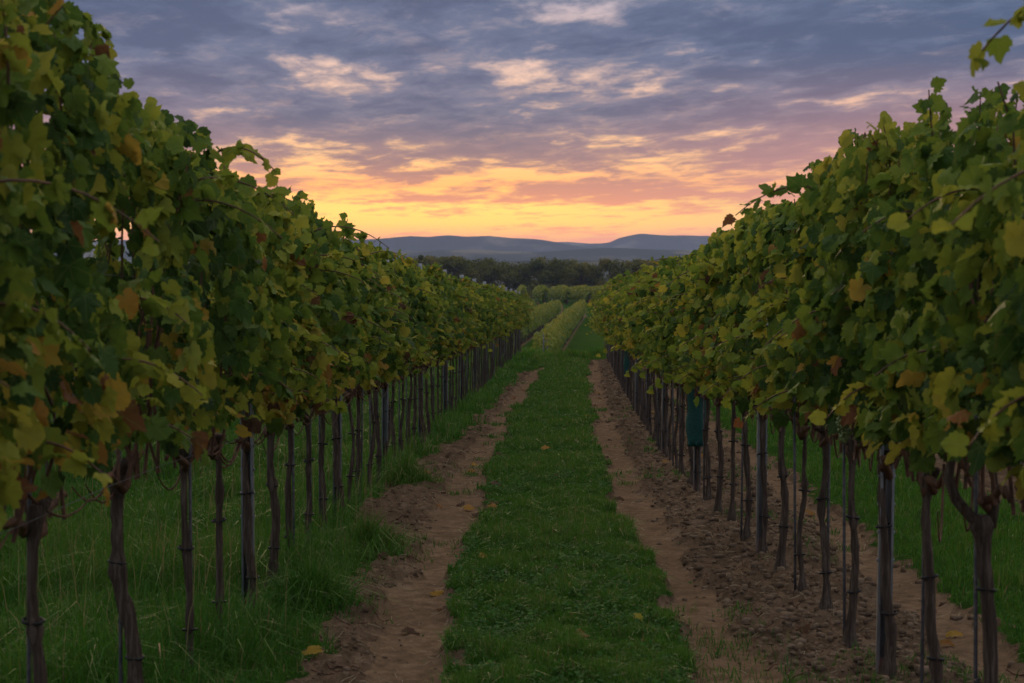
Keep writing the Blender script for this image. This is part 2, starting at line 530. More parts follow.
def ground_rel(xr, Y):
    """height in lane coordinates"""
    z = np.interp(Y, _yy, _zz)
    near = (Y > 2) & (Y < 80)
    g, tk = zones(xr, Y)
    fade = 1 - sstep(62, 78, Y)
    clod = (1 - g) * (1 - tk)
    inlane = (1 - sstep(6, 9, np.abs(xr)))
    d = g * 0.035 + tk * (-0.02)
    d = d + clod * (0.070 * np.maximum(fbm(xr * 7, Y * 7, 3) - 0.42, 0) * 2.2 + 0.034 * (vnoise(xr * 20, Y * 20) - 0.3))
    d = d + tk * (0.006 * np.sin(Y * 72 + 2.5 * np.abs(xr + 0.74) * 20) * np.exp(-((xr + 0.74) / 0.10) ** 4) * (fbm(xr * 0 + 3, Y * 0.9, 2) > 0.45) + 0.022 * (fbm(xr * 9, Y * 4, 4) - 0.5) + 0.012 * (vnoise(xr * 30, Y * 30) - 0.5))
    d = d + g * 0.03 * (fbm(xr * 3, Y * 3, 3) - 0.5)
    z = z + np.where(near, d * fade * inlane, 0)
    ax = np.abs(xr)
    big = sstep(8, 60, ax) * sstep(70, 300, np.abs(Y)) 
    z = z + big * 2.5 * (fbm(xr / 160 + 9, Y / 160, 3) - 0.5)
    return z


def gz(X, Y):
    X = np.asarray(X, float); Y = np.asarray(Y, float)
    return ground_rel(X - bend(Y), Y)


# ------------------------------------------------------------------ ground sheet (one grid) and the wheel tracks cut from it
def growing(a, b, d0, r):
    o = [a]; d = d0
    while o[-1] < b:
        o.append(o[-1] + d); d *= r
    return np.array(o)


xs_fine = np.arange(-1.9, 2.3, 0.022)
xr_out = growing(2.3, 3900, 0.05, 1.075)
xl_out = -growing(1.9, 3900, 0.05, 1.075)
xs = np.concatenate([xl_out[::-1][:-1], xs_fine, xr_out])
ys_n = [6.5]
while ys_n[-1] < 68: ys_n.append(ys_n[-1] + max(0.022, ys_n[-1] * 0.0034))
ys_f = growing(ys_n[-1] + 0.25, 7300, 0.35, 1.028)
ys_b = 6.5 - growing(0.1, 45, 0.1, 1.12)
ys = np.concatenate([ys_b[::-1], ys_n, ys_f])
GX, GY = np.meshgrid(xs, ys)
GZ = ground_rel(GX, GY)
WXg = GX + bend(GY)
gm, tm = zones(GX, GY)
# beyond the crest: grass in the alleys, bare soil under the vines of the far rows
farz = GY > 80
rowx = (GX + 1.20) / 2.75
under = np.exp(-((rowx - np.round(rowx)) * 2.75 / 0.45) ** 2)
gfar = np.clip(1.1 - under * 0.72, 0, 1)
cross = np.exp(-((GY - 225) / 2.0) ** 2)
gfar = np.where(GY < 320, np.maximum(gfar * (1 - 0.9 * cross), 0), 0.9)
gfar = np.where((GY > 232) & (GY < 246) & (GX > 0) , 0.15, gfar)
gm = np.where(farz, np.where(GY < 420, gfar, 0.85), gm)
nx, ny = len(xs), len(ys)
idx = np.arange(nx * ny).reshape(ny, nx)
quads = np.stack([idx[:-1, :-1], idx[:-1, 1:], idx[1:, 1:], idx[1:, :-1]], -1).reshape(-1, 4)
Vg = np.stack([WXg.ravel(), GY.ravel(), GZ.ravel()], -1)
fc_t = (tm.ravel()[quads].mean(1) > 0.5)
fcx = GX.ravel()[quads[:, 0]]


def submesh(name, mask, mat):
    q = quads[mask]
    u, inv = np.unique(q, return_inverse=True)
    return mesh_np(name, Vg[u], inv.reshape(-1, 4), True, {'grass': gm.ravel()[u]}, (mat,))


tag(obj('ground', submesh('ground', ~fc_t, M['soil'])), kind='structure')
tag(obj('dirt_track', submesh('dirt_track', fc_t & (fcx < 0), M['track'])), 'bare earth wheel track left of the grass strip', 'dirt track', kind='structure')
tag(obj('dirt_track', submesh('dirt_track', fc_t & (fcx >= 0) & (fcx < 1.5), M['track'])), 'bare earth wheel track right of the grass strip', 'dirt track', kind='structure')
tag(obj('dirt_track', submesh('dirt_track', fc_t & (fcx >= 1.5), M['track'])), 'bare earth wheel track behind the right vine row', 'dirt track', kind='structure')


# ------------------------------------------------------------------ leaves
_half = np.array([(0.09, -0.12), (0.25, -0.17), (0.40, -0.09), (0.45, 0.05), (0.47, 0.15), (0.55, 0.26), (0.52, 0.40), (0.53, 0.53), (0.42, 0.58), (0.39, 0.72), (0.26, 0.78), (0.17, 0.93)])
_out = np.concatenate([[(0, 0.03)], _half, [(0, 1.06)], _half[::-1] * [-1, 1]])
LEAF2 = np.concatenate([[(0, 0.36)], _out])
LEAF2 = LEAF2 - [0, 0.0]
LV = np.zeros((len(LEAF2), 3)); LV[:, :2] = LEAF2
n_o = len(_out)
LT = np.stack([np.zeros(n_o, int), 1 + np.arange(n_o), 1 + (np.arange(n_o) + 1) % n_o], -1)
_r2 = LV[:, 0] ** 2 + (LV[:, 1] - 0.36) ** 2


def unit(a): return a / (np.linalg.norm(a, axis=-1, keepdims=True) + 1e-9)


def leaves(pos, nrm, tip, size, tint, curl=None):
    """pos (n,3) petiole points, nrm facing, tip direction -> V, T, tint per vertex"""
    n = len(pos)
    nrm = unit(nrm)
    tip = unit(tip - (tip * nrm).sum(-1, keepdims=True) * nrm)
    side = np.cross(tip, nrm)
    if curl is None: curl = rng.uniform(-0.3, 1.0, n)
    fold = rng.uniform(-0.1, 0.45, n)
    sx = rng.uniform(0.82, 1.12, n)
    jit = 1 + rng.normal(0, 0.085, (n, len(LV), 1)) * (np.arange(len(LV)) > 0)[None, :, None]
    L = LV[None] * jit
    x = L[..., 0] * sx[:, None]
    y = L[..., 1]
    z = -curl[:, None] * _r2[None] * 0.9 + fold[:, None] * np.abs(LV[None, :, 0]) + rng.normal(0, 0.05, (n, len(LV)))
    V = pos[:, None] + size[:, None, None] * (x[..., None] * side[:, None] + y[..., None] * tip[:, None] + z[..., None] * nrm[:, None])
    T = LT[None] + (np.arange(n) * len(LV))[:, None, None]
    return V.reshape(-1, 3), T.reshape(-1, 3), np.repeat(tint, len(LV))


def leaf_uv(V):
    k = len(V) // len(LV)
    return {'lu': np.tile(LV[:, 0], k), 'lv': np.tile(LV[:, 1], k)}


def foliage(seed, tall=0.0, n_side=235, bottom=0.98, L=0.86, thick=0.27, top=2.12, yellow=0.0, shoots=11, warm=0.0):
    """one vine's share of the leaf wall: two uneven faces, a shaggy top and hanging shoots"""
    global rng
    keep = rng
    rng = np.random.default_rng(seed)
    P_, N_, T_, S_, C_ = [], [], [], [], []
    n = int(n_side * 5.0)
    y = rng.uniform(-L / 2 - 0.08, L / 2 + 0.08, n)
    zt = rng.random(n) ** 0.92
    hgt = top + tall - bottom
    z = bottom + zt * hgt
    s = rng.choice([-1.0, 1.0], n)
    ph = rng.random(8) * 10
    bulge = 0.40 + 1.05 * fbm((y + 5) * 2.6 + ph[0] * 9, (z + s * 3 + 5) * 2.6 + ph[1] * 9, 2)
    prof = np.interp(zt, [0, 0.12, 0.35, 0.8, 1.0], [0.50, 0.85, 1.05, 0.80, 0.34])
    xo = thick * prof * bulge
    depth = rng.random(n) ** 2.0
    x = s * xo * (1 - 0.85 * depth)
    # holes in the wall
    hole = fbm((y + 7) * 3.4 + ph[2] * 9, (z + 7) * 3.4 + ph[3] * 9, 2)
    k = hole < 0.56 + 0.06 * (1 - zt)
    # ragged lower edge
    k &= z > bottom + 0.20 * (fbm(y * 5 + 31 + ph[4] * 9, z * 0 + ph[5] * 9, 2) - 0.25) * 1.2
    y, z, x, s, zt, depth = y[k], z[k], x[k], s[k], zt[k], depth[k]
    n = len(y)
    pos = np.stack([x, y, z], -1)
    nr = np.stack([s * rng.uniform(0.0, 1.15, n), rng.normal(0, 0.85, n), rng.normal(0.30, 0.5, n)], -1)
    tp = np.stack([s * rng.uniform(0, 0.6, n), rng.normal(0, 0.75, n), rng.normal(-0.7, 0.45, n)], -1)
    sz = (0.032 + 0.058 * rng.random(n) ** 1.15) * np.interp(zt, [0, 0.8, 1], [1, 1, 0.75])
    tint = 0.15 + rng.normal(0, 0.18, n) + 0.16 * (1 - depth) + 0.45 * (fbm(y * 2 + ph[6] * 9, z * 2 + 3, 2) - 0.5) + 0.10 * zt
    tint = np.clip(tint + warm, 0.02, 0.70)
    u = rng.random(n)
    py = np.interp(zt, [0, 0.15, 0.35, 1.0], [0.26, 0.13, 0.025, 0.012]) + yellow * np.interp(zt, [0, 0.3, 0.7], [2.0, 1.0, 0.3])
    clu = sstep(0.48, 0.66, fbm(y * 3.5 + ph[7] * 9, z * 3.5 + s * 5 + 20, 2))
    py = py * (0.15 + 2.6 * clu)
    tint = np.where(u < py, 0.66 + 0.33 * rng.random(n) ** 1.6, tint)
    P_.append(pos); N_.append(nr); T_.append(tp); S_.append(sz); C_.append(tint)
    # shoots standing above the wall or hanging out of it
    tb = Tube()
    for i in range(shoots):
        up = i < shoots * 0.6
        y0 = rng.uniform(-L / 2, L / 2)
        if up:
            p0 = np.array([rng.normal(0, 0.07), y0, top + tall - 0.35]); ln = rng.uniform(0.22, 0.40)
            d = np.array([rng.normal(0, 0.16), rng.normal(0, 0.22), 1.0]); bendv = np.array([rng.normal(0, 0.3), rng.normal(0, 0.3), -0.3])
        else:
            s0 = rng.choice([-1, 1])
            p0 = np.array([s0 * thick * 0.6, y0, rng.uniform(bottom + 0.1, top)]); ln = rng.uniform(0.25, 0.5)
            d = np.array([s0 * 0.8, rng.normal(0, 0.4), 0.3]); bendv = np.array([0, rng.normal(0, 0.3), -1.4])
        tq = np.linspace(0, 1, 9)[:, None]
        pts = p0 + d / np.linalg.norm(d) * ln * tq + bendv * ln * 0.4 * tq ** 2
        tb.add(pts, np.linspace(0.0048, 0.0022, 9), 5, cap=False)
        m_ = rng.integers(9, 14)
        tt_ = np.linspace(0.12, 1.0, m_)
        lp = np.stack([np.interp(tt_, tq[:, 0], pts[:, a]) for a in range(3)], -1)
        sd = np.where(np.arange(m_) % 2, 1.0, -1.0)[:, None]
        nr = np.stack([rng.normal(0, 0.7, m_), rng.normal(0, 0.7, m_), rng.uniform(0.1, 0.9, m_)], -1)
        tp = np.stack([sd[:, 0] * rng.uniform(0.3, 1, m_), sd[:, 0] * rng.normal(0, 0.8, m_), rng.normal(-0.35, 0.4, m_)], -1)
        P_.append(lp + unit(tp) * 0.015); N_.append(nr); T_.append(tp)
        S_.append(np.linspace(0.080, 0.048, m_) * rng.uniform(0.8, 1.15, m_))
        base = rng.uniform(0.3, 0.62)
        tn = base + rng.normal(0, 0.08, m_)
        tn = np.where(rng.random(m_) < 0.05, rng.uniform(0.86, 1.0, m_), tn)
        C_.append(np.clip(tn, 0.05, 1))
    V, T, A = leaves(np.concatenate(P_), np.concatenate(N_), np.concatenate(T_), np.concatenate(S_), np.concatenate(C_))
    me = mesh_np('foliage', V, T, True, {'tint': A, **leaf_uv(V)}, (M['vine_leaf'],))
    # canes: cordon arms along the wire and shoots rising through the wall
    cn = tb
    for sgn in (-1, 1):
        yy = np.linspace(0, sgn * 0.42, 8)
        cn.add(np.stack([rng.normal(0, 0.012, 8), yy, 0.86 + 0.08 * np.sin(np.abs(yy) * 5) + rng.normal(0, 0.01, 8)], -1), np.linspace(0.017, 0.008, 8), 6, 0.12)
    for i in range(7):
        y0 = rng.uniform(-0.42, 0.42)
        zz = np.linspace(0.88, rng.uniform(1.6, 2.1), 10)
        cn.add(np.stack([np.cumsum(rng.normal(0, 0.022, 10)), y0 + np.cumsum(rng.normal(0, 0.022, 10)), zz], -1), np.linspace(0.0075, 0.003, 10), 5, cap=False)
    # a loose cane or two sagging below the wall
    for i in range(2):
        y0 = rng.uniform(-0.3, 0.3); sg = rng.choice([-1, 1])
        tq = np.linspace(0, 1, 10)
        cn.add(np.stack([sg * 0.10 * tq, y0 + sg * 0.35 * tq, 0.98 - 0.25 * np.sin(tq * 2.6) * rng.uniform(0.3, 1)], -1), np.linspace(0.006, 0.0025, 10), 5, cap=False)
    cme = cn.mesh('canes', M['cane'])
    rng = keep
    return me, cme


PATHS = {}


def trunk(seed, kink=0.03, knob=1.0, r0=0.030, h=0.99, path=None):
    global rng
    keep = rng
    rng = np.random.default_rng(seed)
    tb = Tube()
    k = 26
    z = np.linspace(-0.06, h, k)
    if path is None:
        off = np.cumsum(rng.normal(0, kink, (8, 2)), 0); off -= off[0]
        off -= np.linspace(0, 1, 8)[:, None] * off[-1] * 0.7
        off *= 0.8
    else:
        off = np.array(path, float)
    zk = np.linspace(-0.06, h, len(off))
    ox = np.interp(z, zk, off[:, 0]); oy = np.interp(z, zk, off[:, 1])
    ker = np.array([1, 2, 3, 2, 1]) / 9
    ox = np.convolve(np.pad(ox, 2, 'edge'), ker, 'valid'); oy = np.convolve(np.pad(oy, 2, 'edge'), ker, 'valid')
    rad = r0 * (1.0 - 0.28 * z / h) * (1 + 0.10 * rng.normal(0, 1, k))
    rad *= 1 + 1.1 * np.exp(-(z / 0.08) ** 2)
    for _ in range(rng.integers(1, 4)):
        rad *= 1 + rng.uniform(0.15, 0.45) * np.exp(-((z - rng.uniform(0.2, 0.8)) / 0.03) ** 2)
    rad *= 1 + 0.8 * knob * np.exp(-((z - h + 0.05) / 0.05) ** 2)
    tb.add(np.stack([ox, oy, z], -1), rad, 11, 0.14)
    top = np.array([ox[-1], oy[-1], h])
    for i in range(4):   # stubs of the head
        d = np.array([rng.normal(0, 0.5), rng.choice([-1, 1]) * rng.uniform(0.3, 1), rng.uniform(0.3, 1.1)])
        d = d / np.linalg.norm(d) * rng.uniform(0.06, 0.13)
        tb.add(np.stack([top - [0, 0, 0.05] + d * q for q in (0, 0.35, 0.7, 1)]), r0 * np.array([0.75, 0.6, 0.5, 0.34]), 8, 0.2)
    me = tb.mesh('trunk', M['bark'])
    PATHS[me.name] = (z, ox, oy)
    rng = keep
    return me


# measured trunks: the forked head of the nearest right vine, the kinked one on the left
TR = [trunk(100 + i, kink=random.uniform(0.010, 0.024), r0=random.uniform(0.015, 0.024)) for i in range(12)]
TR_THICK = [trunk(140 + i, kink=0.02, r0=0.034, knob=1.2) for i in range(3)]
TR_KINK = trunk(160, r0=0.028, path=[(0.03, 0), (0.035, 0), (0.03, 0), (-0.03, 0), (-0.035, 0), (-0.03, 0)])
tb = Tube()
z = np.linspace(-0.06, 0.87, 24)
rr = 0.026 * (1 - 0.15 * z) * (1 + 0.9 * np.exp(-(z / 0.07) ** 2)) * (1 + 0.8 * np.exp(-((z - 0.84) / 0.04) ** 2))
tb.add(np.stack([0.02 * np.sin(z * 5), 0 * z, z], -1), rr, 12, 0.13)
tb.add([(0.0, 0, 0.83), (-0.05, 0, 0.86), (-0.10, 0.02, 0.92), (-0.125, 0.03, 0.99), (-0.11, 0.04, 1.06), (-0.06, 0.05, 1.16)], [0.026, 0.021, 0.019, 0.018, 0.015, 0.009], 9, 0.14)
tb.add([(0.01, 0, 0.83), (0.03, 0.0, 0.92), (0.02, 0, 1.02), (0.04, 0, 1.15)], [0.022, 0.015, 0.012, 0.008], 8, 0.14)
TR_FORK = tb.mesh('trunk', M['bark'])

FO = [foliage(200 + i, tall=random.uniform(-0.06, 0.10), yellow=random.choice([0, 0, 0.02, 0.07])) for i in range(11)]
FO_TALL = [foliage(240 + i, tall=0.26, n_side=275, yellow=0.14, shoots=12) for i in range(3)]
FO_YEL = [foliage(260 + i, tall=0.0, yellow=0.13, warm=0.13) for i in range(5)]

tb = Tube()
th = np.linspace(0, 2 * np.pi, 13)
tb.add(np.stack([0.031 * np.cos(th), 0.029 * np.sin(th), 0 * th], -1), np.full(13, 0.0055), 6, cap=False)
TIE = tb.mesh('tie', M['tie'])


def berries(seed):
    r_ = np.random.default_rng(seed)
    import bmesh
    bm = bmesh.new()
    for i in range(70):
        q = r_.random() ** 0.7
        rad = 0.032 * (1 - 0.75 * q) + 0.004
        a = r_.random() * 6.28
        mat_ = __import__('mathutils').Matrix.Translation((rad * math.cos(a), rad * math.sin(a), -0.135 * q))
        bmesh.ops.create_icosphere(bm, subdivisions=2, radius=r_.uniform(0.0065, 0.009), matrix=mat_)
    me = bpy.data.meshes.new('grape_bunch')
    bm.to_mesh(me); bm.free()
    me.polygons.foreach_set('use_smooth', np.ones(len(me.polygons), dtype=bool))
    me.materials.append(M['grape'])
    return me


GB = [berries(i) for i in range(3)]

ORD = ['nearest', 'second', 'third', 'fourth', 'fifth', 'sixth', 'seventh', 'eighth', 'ninth', 'tenth', 'eleventh', 'twelfth', 'thirteenth', 'fourteenth', 'fifteenth', 'sixteenth', 'seventeenth']


def place_vine(X, Y, tr, fo, label, group, rz, ties=2, sxy=1.0, sz=1.0, grapes=0, tilt=0.0, fo_top=True):
    r = empty('grapevine', (X, Y, float(gz(X, Y)) - 0.02), 0)
    tag(r, label, 'grapevine', group)
    o = obj('trunk', tr, r, rot=(tilt, 0, 0)); o.scale = (sxy, sxy, 1)
    o = obj('canes', fo[1], r, loc=(0, 0, 0.9 * (1 - sz) + max(0, sz - 1.0) * 0.45), rot=(0, 0, rz)); o.scale = (1, 1, sz)
    o = obj('foliage', fo[0], r, loc=(0, 0, 0.9 * (1 - sz) + max(0, sz - 1.0) * 0.45), rot=(0, 0, rz)); o.scale = (1, 1, sz)
    for i in range(ties):
        zt_ = (0.26, 0.62, 0.45)[i] + random.uniform(-0.05, 0.05)
        pz = PATHS.get(tr.name)
        ox_, oy_ = (float(np.interp(zt_, pz[0], pz[1])), float(np.interp(zt_, pz[0], pz[2]))) if pz else (0.0, 0.0)
        obj('tie', TIE, r, loc=(ox_, oy_ - tilt * zt_, zt_), rot=(random.uniform(-0.2, 0.2), random.uniform(-0.2, 0.2), 0))
    for i in range(grapes):
        obj('grape_bunch', random.choice(GB), r, loc=(random.uniform(0.16, 0.24) * (-1 if X > 0 else 1), random.uniform(-0.3, 0.3), random.uniform(1.05, 1.35)))
    return r


# posts: open steel channel with lipped flanges and a notched edge
def post_mesh(h):
    t_ = 0.0025; w_ = 0.030; d_ = 0.034
    bl = [(-w_, 0, -0.3, w_, t_, h), (-w_, -d_, -0.3, -w_ + t_, -0.0004, h), (w_ - t_, -d_, -0.3, w_, -0.0004, h),
          (-w_ + t_ + 0.0004, -d_, -0.3, -w_ + 0.011, -d_ + t_, h), (w_ - 0.011, -d_, -0.3, w_ - t_ - 0.0004, -d_ + t_, h)]
    k = 0.5
    while k < h - 0.1:   # wire hooks punched from the flanges
        bl.append((-w_ - 0.008, -0.02, k, -w_ - 0.0004, -0.012, k + 0.012)); bl.append((w_ + 0.0004, -0.02, k, w_ + 0.008, -0.012, k + 0.012)); k += 0.12
    return boxes('trellis_post', bl, M['steel'])


POST = post_mesh(2.05)
tb = Tube(); tb.add([(0, 0, -0.2), (0, 0, 0.6), (0, 0, 1.35)], [0.0075] * 3, 7)
STAKE = tb.mesh('vine_stake', M['stake'])

SP = 0.83


def build_row(side, rowf, first_y, post_phase, gname):
    n = int((66.5 - first_y) / SP)
    np_ = 0
    since = 0
    for i in range(n):
        Y = first_y + i * SP + random.uniform(-0.05, 0.05)
        if side == 'left':
            if i == 3: continue
            Y = {2: 6.0, 4: 7.25, 7: 10.0}.get(i, Y)
        xr = float(rowf(Y)); X = xr + float(bend(Y))
        isp = (i % 5) == post_phase and not (side == 'left' and Y < 7)
        if isp:
            Xp, Yp = X, Y + 0.05
            o = obj('trellis_post', POST, loc=(Xp, Yp, float(gz(Xp, Yp))), rot=(random.uniform(-0.012, 0.012), random.uniform(-0.012, 0.012), random.uniform(-0.15, 0.15)))
            if np_ < len(ORD):
                lb = f'grey steel channel post, {ORD[np_]} post of the {side} row, behind a vine trunk'
            tag(o, lb, 'trellis post', f'steel posts of the {side} vine row')
            np_ += 1; since = 0
        else:
            since += 1
            s = random.choice([-1, 1])
        if not isp and random.random() < 0.6:
            o = obj('vine_stake', STAKE, loc=(X + s * 0.022, Y + random.uniform(0.01, 0.03), float(gz(X, Y))), rot=(random.uniform(-0.02, 0.02), random.uniform(-0.02, 0.02), 0))
            wh = f'{ORD[np_ - 1]} post' if np_ else 'picture edge'
            wo = ['', 'first', 'second', 'third', 'fourth', 'fifth', 'sixth', 'seventh'][since]
            tag(o, f'thin dark metal stake, {wo} beyond the {wh} of the {side} row', 'stake', f'thin stakes of the {side} vine row')
        wh = f'the {ORD[np_ - 1]} steel post' if np_ else 'the picture edge'
        wo = 'tied against' if since == 0 else ['', 'first', 'second', 'third', 'fourth', 'fifth', 'sixth', 'seventh'][since] + ' vine beyond'
        lab = f'leafy grapevine, {wo} {wh} in the {side} row'
        if Y > 45: lab = f'grapevine in the crowded far end of the {side} row'; 
        tr = random.choice(TR); fo = random.choice(FO)
        gr = 0
        hs = np.interp(Y, [5, 7, 9, 10.5, 15, 20, 30, 68], [1.17, 1.15, 1.05, 0.99, 0.96, 0.89, 0.86, 0.86]) if side == 'left' else \
            np.interp(Y, [6, 9, 11, 14, 18, 27, 68], [1.12, 1.12, 1.04, 0.97, 0.93, 0.88, 0.86])
        sz = float(hs) * random.uniform(0.96, 1.04)
        if side == 'right' and random.random() < 0.2 and 7 < Y < 25: gr = 1
        if side == 'left':
            if Y < 7.0: fo = random.choice(FO_TALL); sz *= 0.9
            elif 8.8 < Y < 11.5 or Y > 50 or random.random() < (0.15 if Y < 14 else 0.5): fo = random.choice(FO_YEL)
            if i == 4: tr = TR_KINK; lab = 'grapevine with a sharp kink halfway up its trunk, front of the left row'
        else:
            if i == FORK_I: tr = TR_FORK; lab = 'grapevine with knotted forked head, nearest whole trunk of the right row'
            if 11 < Y < 15 or (Y > 9 and random.random() < 0.4): fo = random.choice(FO_YEL)
        place_vine(X, Y, tr, fo, lab, f'grapevines of the {side} row', random.choice([0, math.pi]) + random.uniform(-0.06, 0.06), ties=2 if Y < 32 else 0,
                   sxy=1.0 if tr is TR_FORK else random.uniform(0.85, 1.15) * (0.68 if Y > 24 else 1.0), sz=sz, grapes=gr, tilt=random.uniform(-0.03, 0.03))
        if Y > 45 and not isp:
            o = None


FORK_I = 3
build_row('left', row_left, 4.05 + 0.14, 2, 'left')      # posts near y = 5.9, 10.0, 14.2 ...
build_row('right', row_right, 4.25, 0, 'right')           # posts near y = 4.3, 8.4, 12.6 ...


def second_row(side, xr, y0, y1):
    Y = y0
    i = 0
    while Y < y1:
        X = xr + float(bend(Y))
        place_vine(X, Y, random.choice(TR), random.choice(FO), f'grapevine in the next row behind the {side} row', f'grapevines of the next row on the {side}',
                   random.choice([0, math.pi]), ties=0, sz=random.uniform(0.88, 0.95))
        if i % 5 == 0:
            tag(obj('trellis_post', POST, loc=(X, Y + 0.05, float(gz(X, Y)))), f'steel post of the next row behind the {side} row', 'trellis post', f'steel posts of the next row on the {side}')
        Y += SP * 1.1; i += 1


second_row('left', -4.65, 9.5, 62)
second_row('right', 4.45, 9.5, 62)

# training wires
for side, rf in (('left', row_left), ('right', row_right)):
    for h, nm in ((0.97, 'lowest'), (1.25, 'middle'), (1.7, 'topmost')):
        yy = np.arange(3.8, 66.5, 1.0)
        X = rf(yy) + bend(yy)
        tb = Tube()
        tb.add(np.stack([X + 0.034, yy, np.interp(yy, _yy, _zz) + h - 0.01 * np.sin(yy * 1.5)], -1), np.full(len(yy), 0.0014), 5, cap=False)
        tag(obj('trellis_wire', tb.mesh('trellis_wire', M['stake'])), f'{nm} steel wire strung along the {side} vine row', 'wire', f'wires of the {side} vine row')


# teal netting sleeves around two posts of the right row
def sleeve(Y, z0, z1, r, label):
    X = float(row_right(Y) + bend(Y))
    k = 14; sd = 20
    zq = np.linspace(z0, z1, k)
    th = np.linspace(0, 2 * np.pi, sd, endpoint=False)
    V = []
    for rr_, dz_ in ((r, 0), (r - 0.004, 0)):
        for q, zz in enumerate(zq):
            rad = rr_ * (1 + 0.10 * np.sin(3 * th + zz * 9) + 0.07 * np.sin(7 * th + zz * 31)) * (1 + 0.06 * math.sin(zz * 23))
            V += [(rad[j] * math.cos(th[j]), rad[j] * 0.9 * math.sin(th[j]), zz) for j in range(sd)]
    Fq = []
    for L_ in (0, 1):
        o_ = L_ * k * sd
        for q in range(k - 1):
            for j in range(sd):
                a, b = o_ + q * sd + j, o_ + q * sd + (j + 1) % sd
                Fq.append((a, b, b + sd, a + sd) if L_ == 0 else (b, a, a + sd, b + sd))
    for q in (0, k - 1):
        for j in range(sd):
            a, b = q * sd + j, q * sd + (j + 1) % sd
            Fq.append((a, a + k * sd, b + k * sd, b))
    o = obj('netting_sleeve', mesh_np('netting_sleeve', V, Fq, True, mats=(M['teal'],)), loc=(X, Y, float(gz(X, Y))))
    tag(o, label, 'netting sleeve', 'teal netting sleeves on the right row')


yp = 4.25 + 15 * SP + 0.03
sleeve(yp, 0.42, 1.20, 0.080, 'teal green netting sleeve wrapped around the fourth steel post of the right row')
sleeve(4.25 + 35 * SP, 0.40, 0.98, 0.075, 'small teal netting sleeve far down the right vine row')


# ------------------------------------------------------------------ grass
def blades(Xr, Y, h, wd, tint, lean=0.5, zoff=None, segs=2):
    n = len(Y)
    X = Xr + bend(Y)
    z0 = ground_rel(Xr, Y) - 0.008 if zoff is None else zoff
    a = rng.random(n) * 2 * np.pi
    la = rng.random(n) * 2 * np.pi
    lm = np.abs(rng.normal(0, lean, n)) * h
    sx, sy = np.cos(a) * wd / 2, np.sin(a) * wd / 2
    lx, ly = np.cos(la) * lm, np.sin(la) * lm
    B = np.stack([X, Y, z0], -1)
    S = np.stack([sx, sy, np.zeros(n)], -1)
    mid = B + np.stack([lx * 0.35, ly * 0.35, h * 0.6], -1)
    tip = B + np.stack([lx, ly, h * np.maximum(0.25, 1 - 0.35 * (lm / h) ** 2)], -1)
    V = np.stack([B - S, B + S, mid + S * 0.75, mid - S * 0.75, tip], 1).reshape(-1, 3)
    b = (np.arange(n) * 5)[:, None]
    T = np.concatenate([b + [0, 1, 2], b + [0, 2, 3], b + [3, 2, 4]], 0)
    return V, T, np.repeat(tint, 5)


def sample(n, x0, x1, y0, y1, p=1.6):
    u = rng.random(n)
    # density falls with distance
    Y = (y0 ** (1 - p) + u * (y1 ** (1 - p) - y0 ** (1 - p))) ** (1 / (1 - p))
    return rng.uniform(x0, x1, n), Y


def patch(X, Y):
    return 0.5 * fbm(X * 1.6 + 3, Y * 0.8, 3) + 0.5 * fbm(X * 9 + 3, Y * 5, 3)


def grass_obj(name, parts, label, cat='grass'):
    V = []; T = []; A = []; n = 0
    for v_, t_, a_ in parts:
        V.append(v_); T.append(t_ + n); A.append(a_); n += len(v_)
    o = obj(name, mesh_np(name, np.concatenate(V), np.concatenate(T), False, {'tint': np.clip(np.concatenate(A), 0, 1)}, (M['grass'],)))
    tag(o, label, cat, kind='stuff')


def keep_grass(X, Y, thr=0.5):
    g, _ = zones(X, Y)
    return g + rng.normal(0, 0.12, len(X)) > thr


def gtint(X, Y, dry=0.02):
    tn = 0.12 + 0.75 * patch(X, Y) + rng.normal(0, 0.14, len(X)) - 0.05
    tn = np.clip(tn, 0.0, 0.84)
    return np.where(rng.random(len(X)) < dry, rng.uniform(0.88, 1, len(X)), tn)


# centre strip
X, Y = sample(330000, -0.95, 0.95, 7.8, 64, 1.5)
k = keep_grass(X, Y) & (np.abs(X - centre(Y)) < 0.8)
X, Y = X[k], Y[k]
pt = patch(X, Y)
h = (0.018 + 0.075 * sstep(0.38, 0.68, pt)) * rng.uniform(0.5, 1.5, len(X))
wdt = np.maximum(0.0045, Y * 0.00042) * rng.uniform(0.7, 1.3, len(X))
p1 = blades(X, Y, h, wdt, gtint(X, Y, 0.015) + 0.10, 0.8)
# clover and plantain: small flat leaves low in the sward
X, Y = sample(26000, -0.85, 0.85, 7.8, 40, 1.7)
k = keep_grass(X, Y, 0.3) & (fbm(X * 6 + 50, Y * 2.5, 3) > 0.5)
X, Y = X[k], Y[k]
nL = len(X)
pos = np.stack([X + bend(Y), Y, ground_rel(X, Y) + rng.uniform(0.01, 0.05, nL)], -1)
cv = leaves(pos, np.stack([rng.normal(0, 0.35, nL), rng.normal(-0.2, 0.35, nL), np.ones(nL)], -1), rng.normal(0, 1, (nL, 3)) * [1, 1, 0.1],
            rng.uniform(0.009, 0.022, nL), np.clip(rng.normal(0.30, 0.15, nL), 0, 0.85))
grass_obj('grass_strip', [p1, cv], 'short green grass strip between the two wheel tracks')

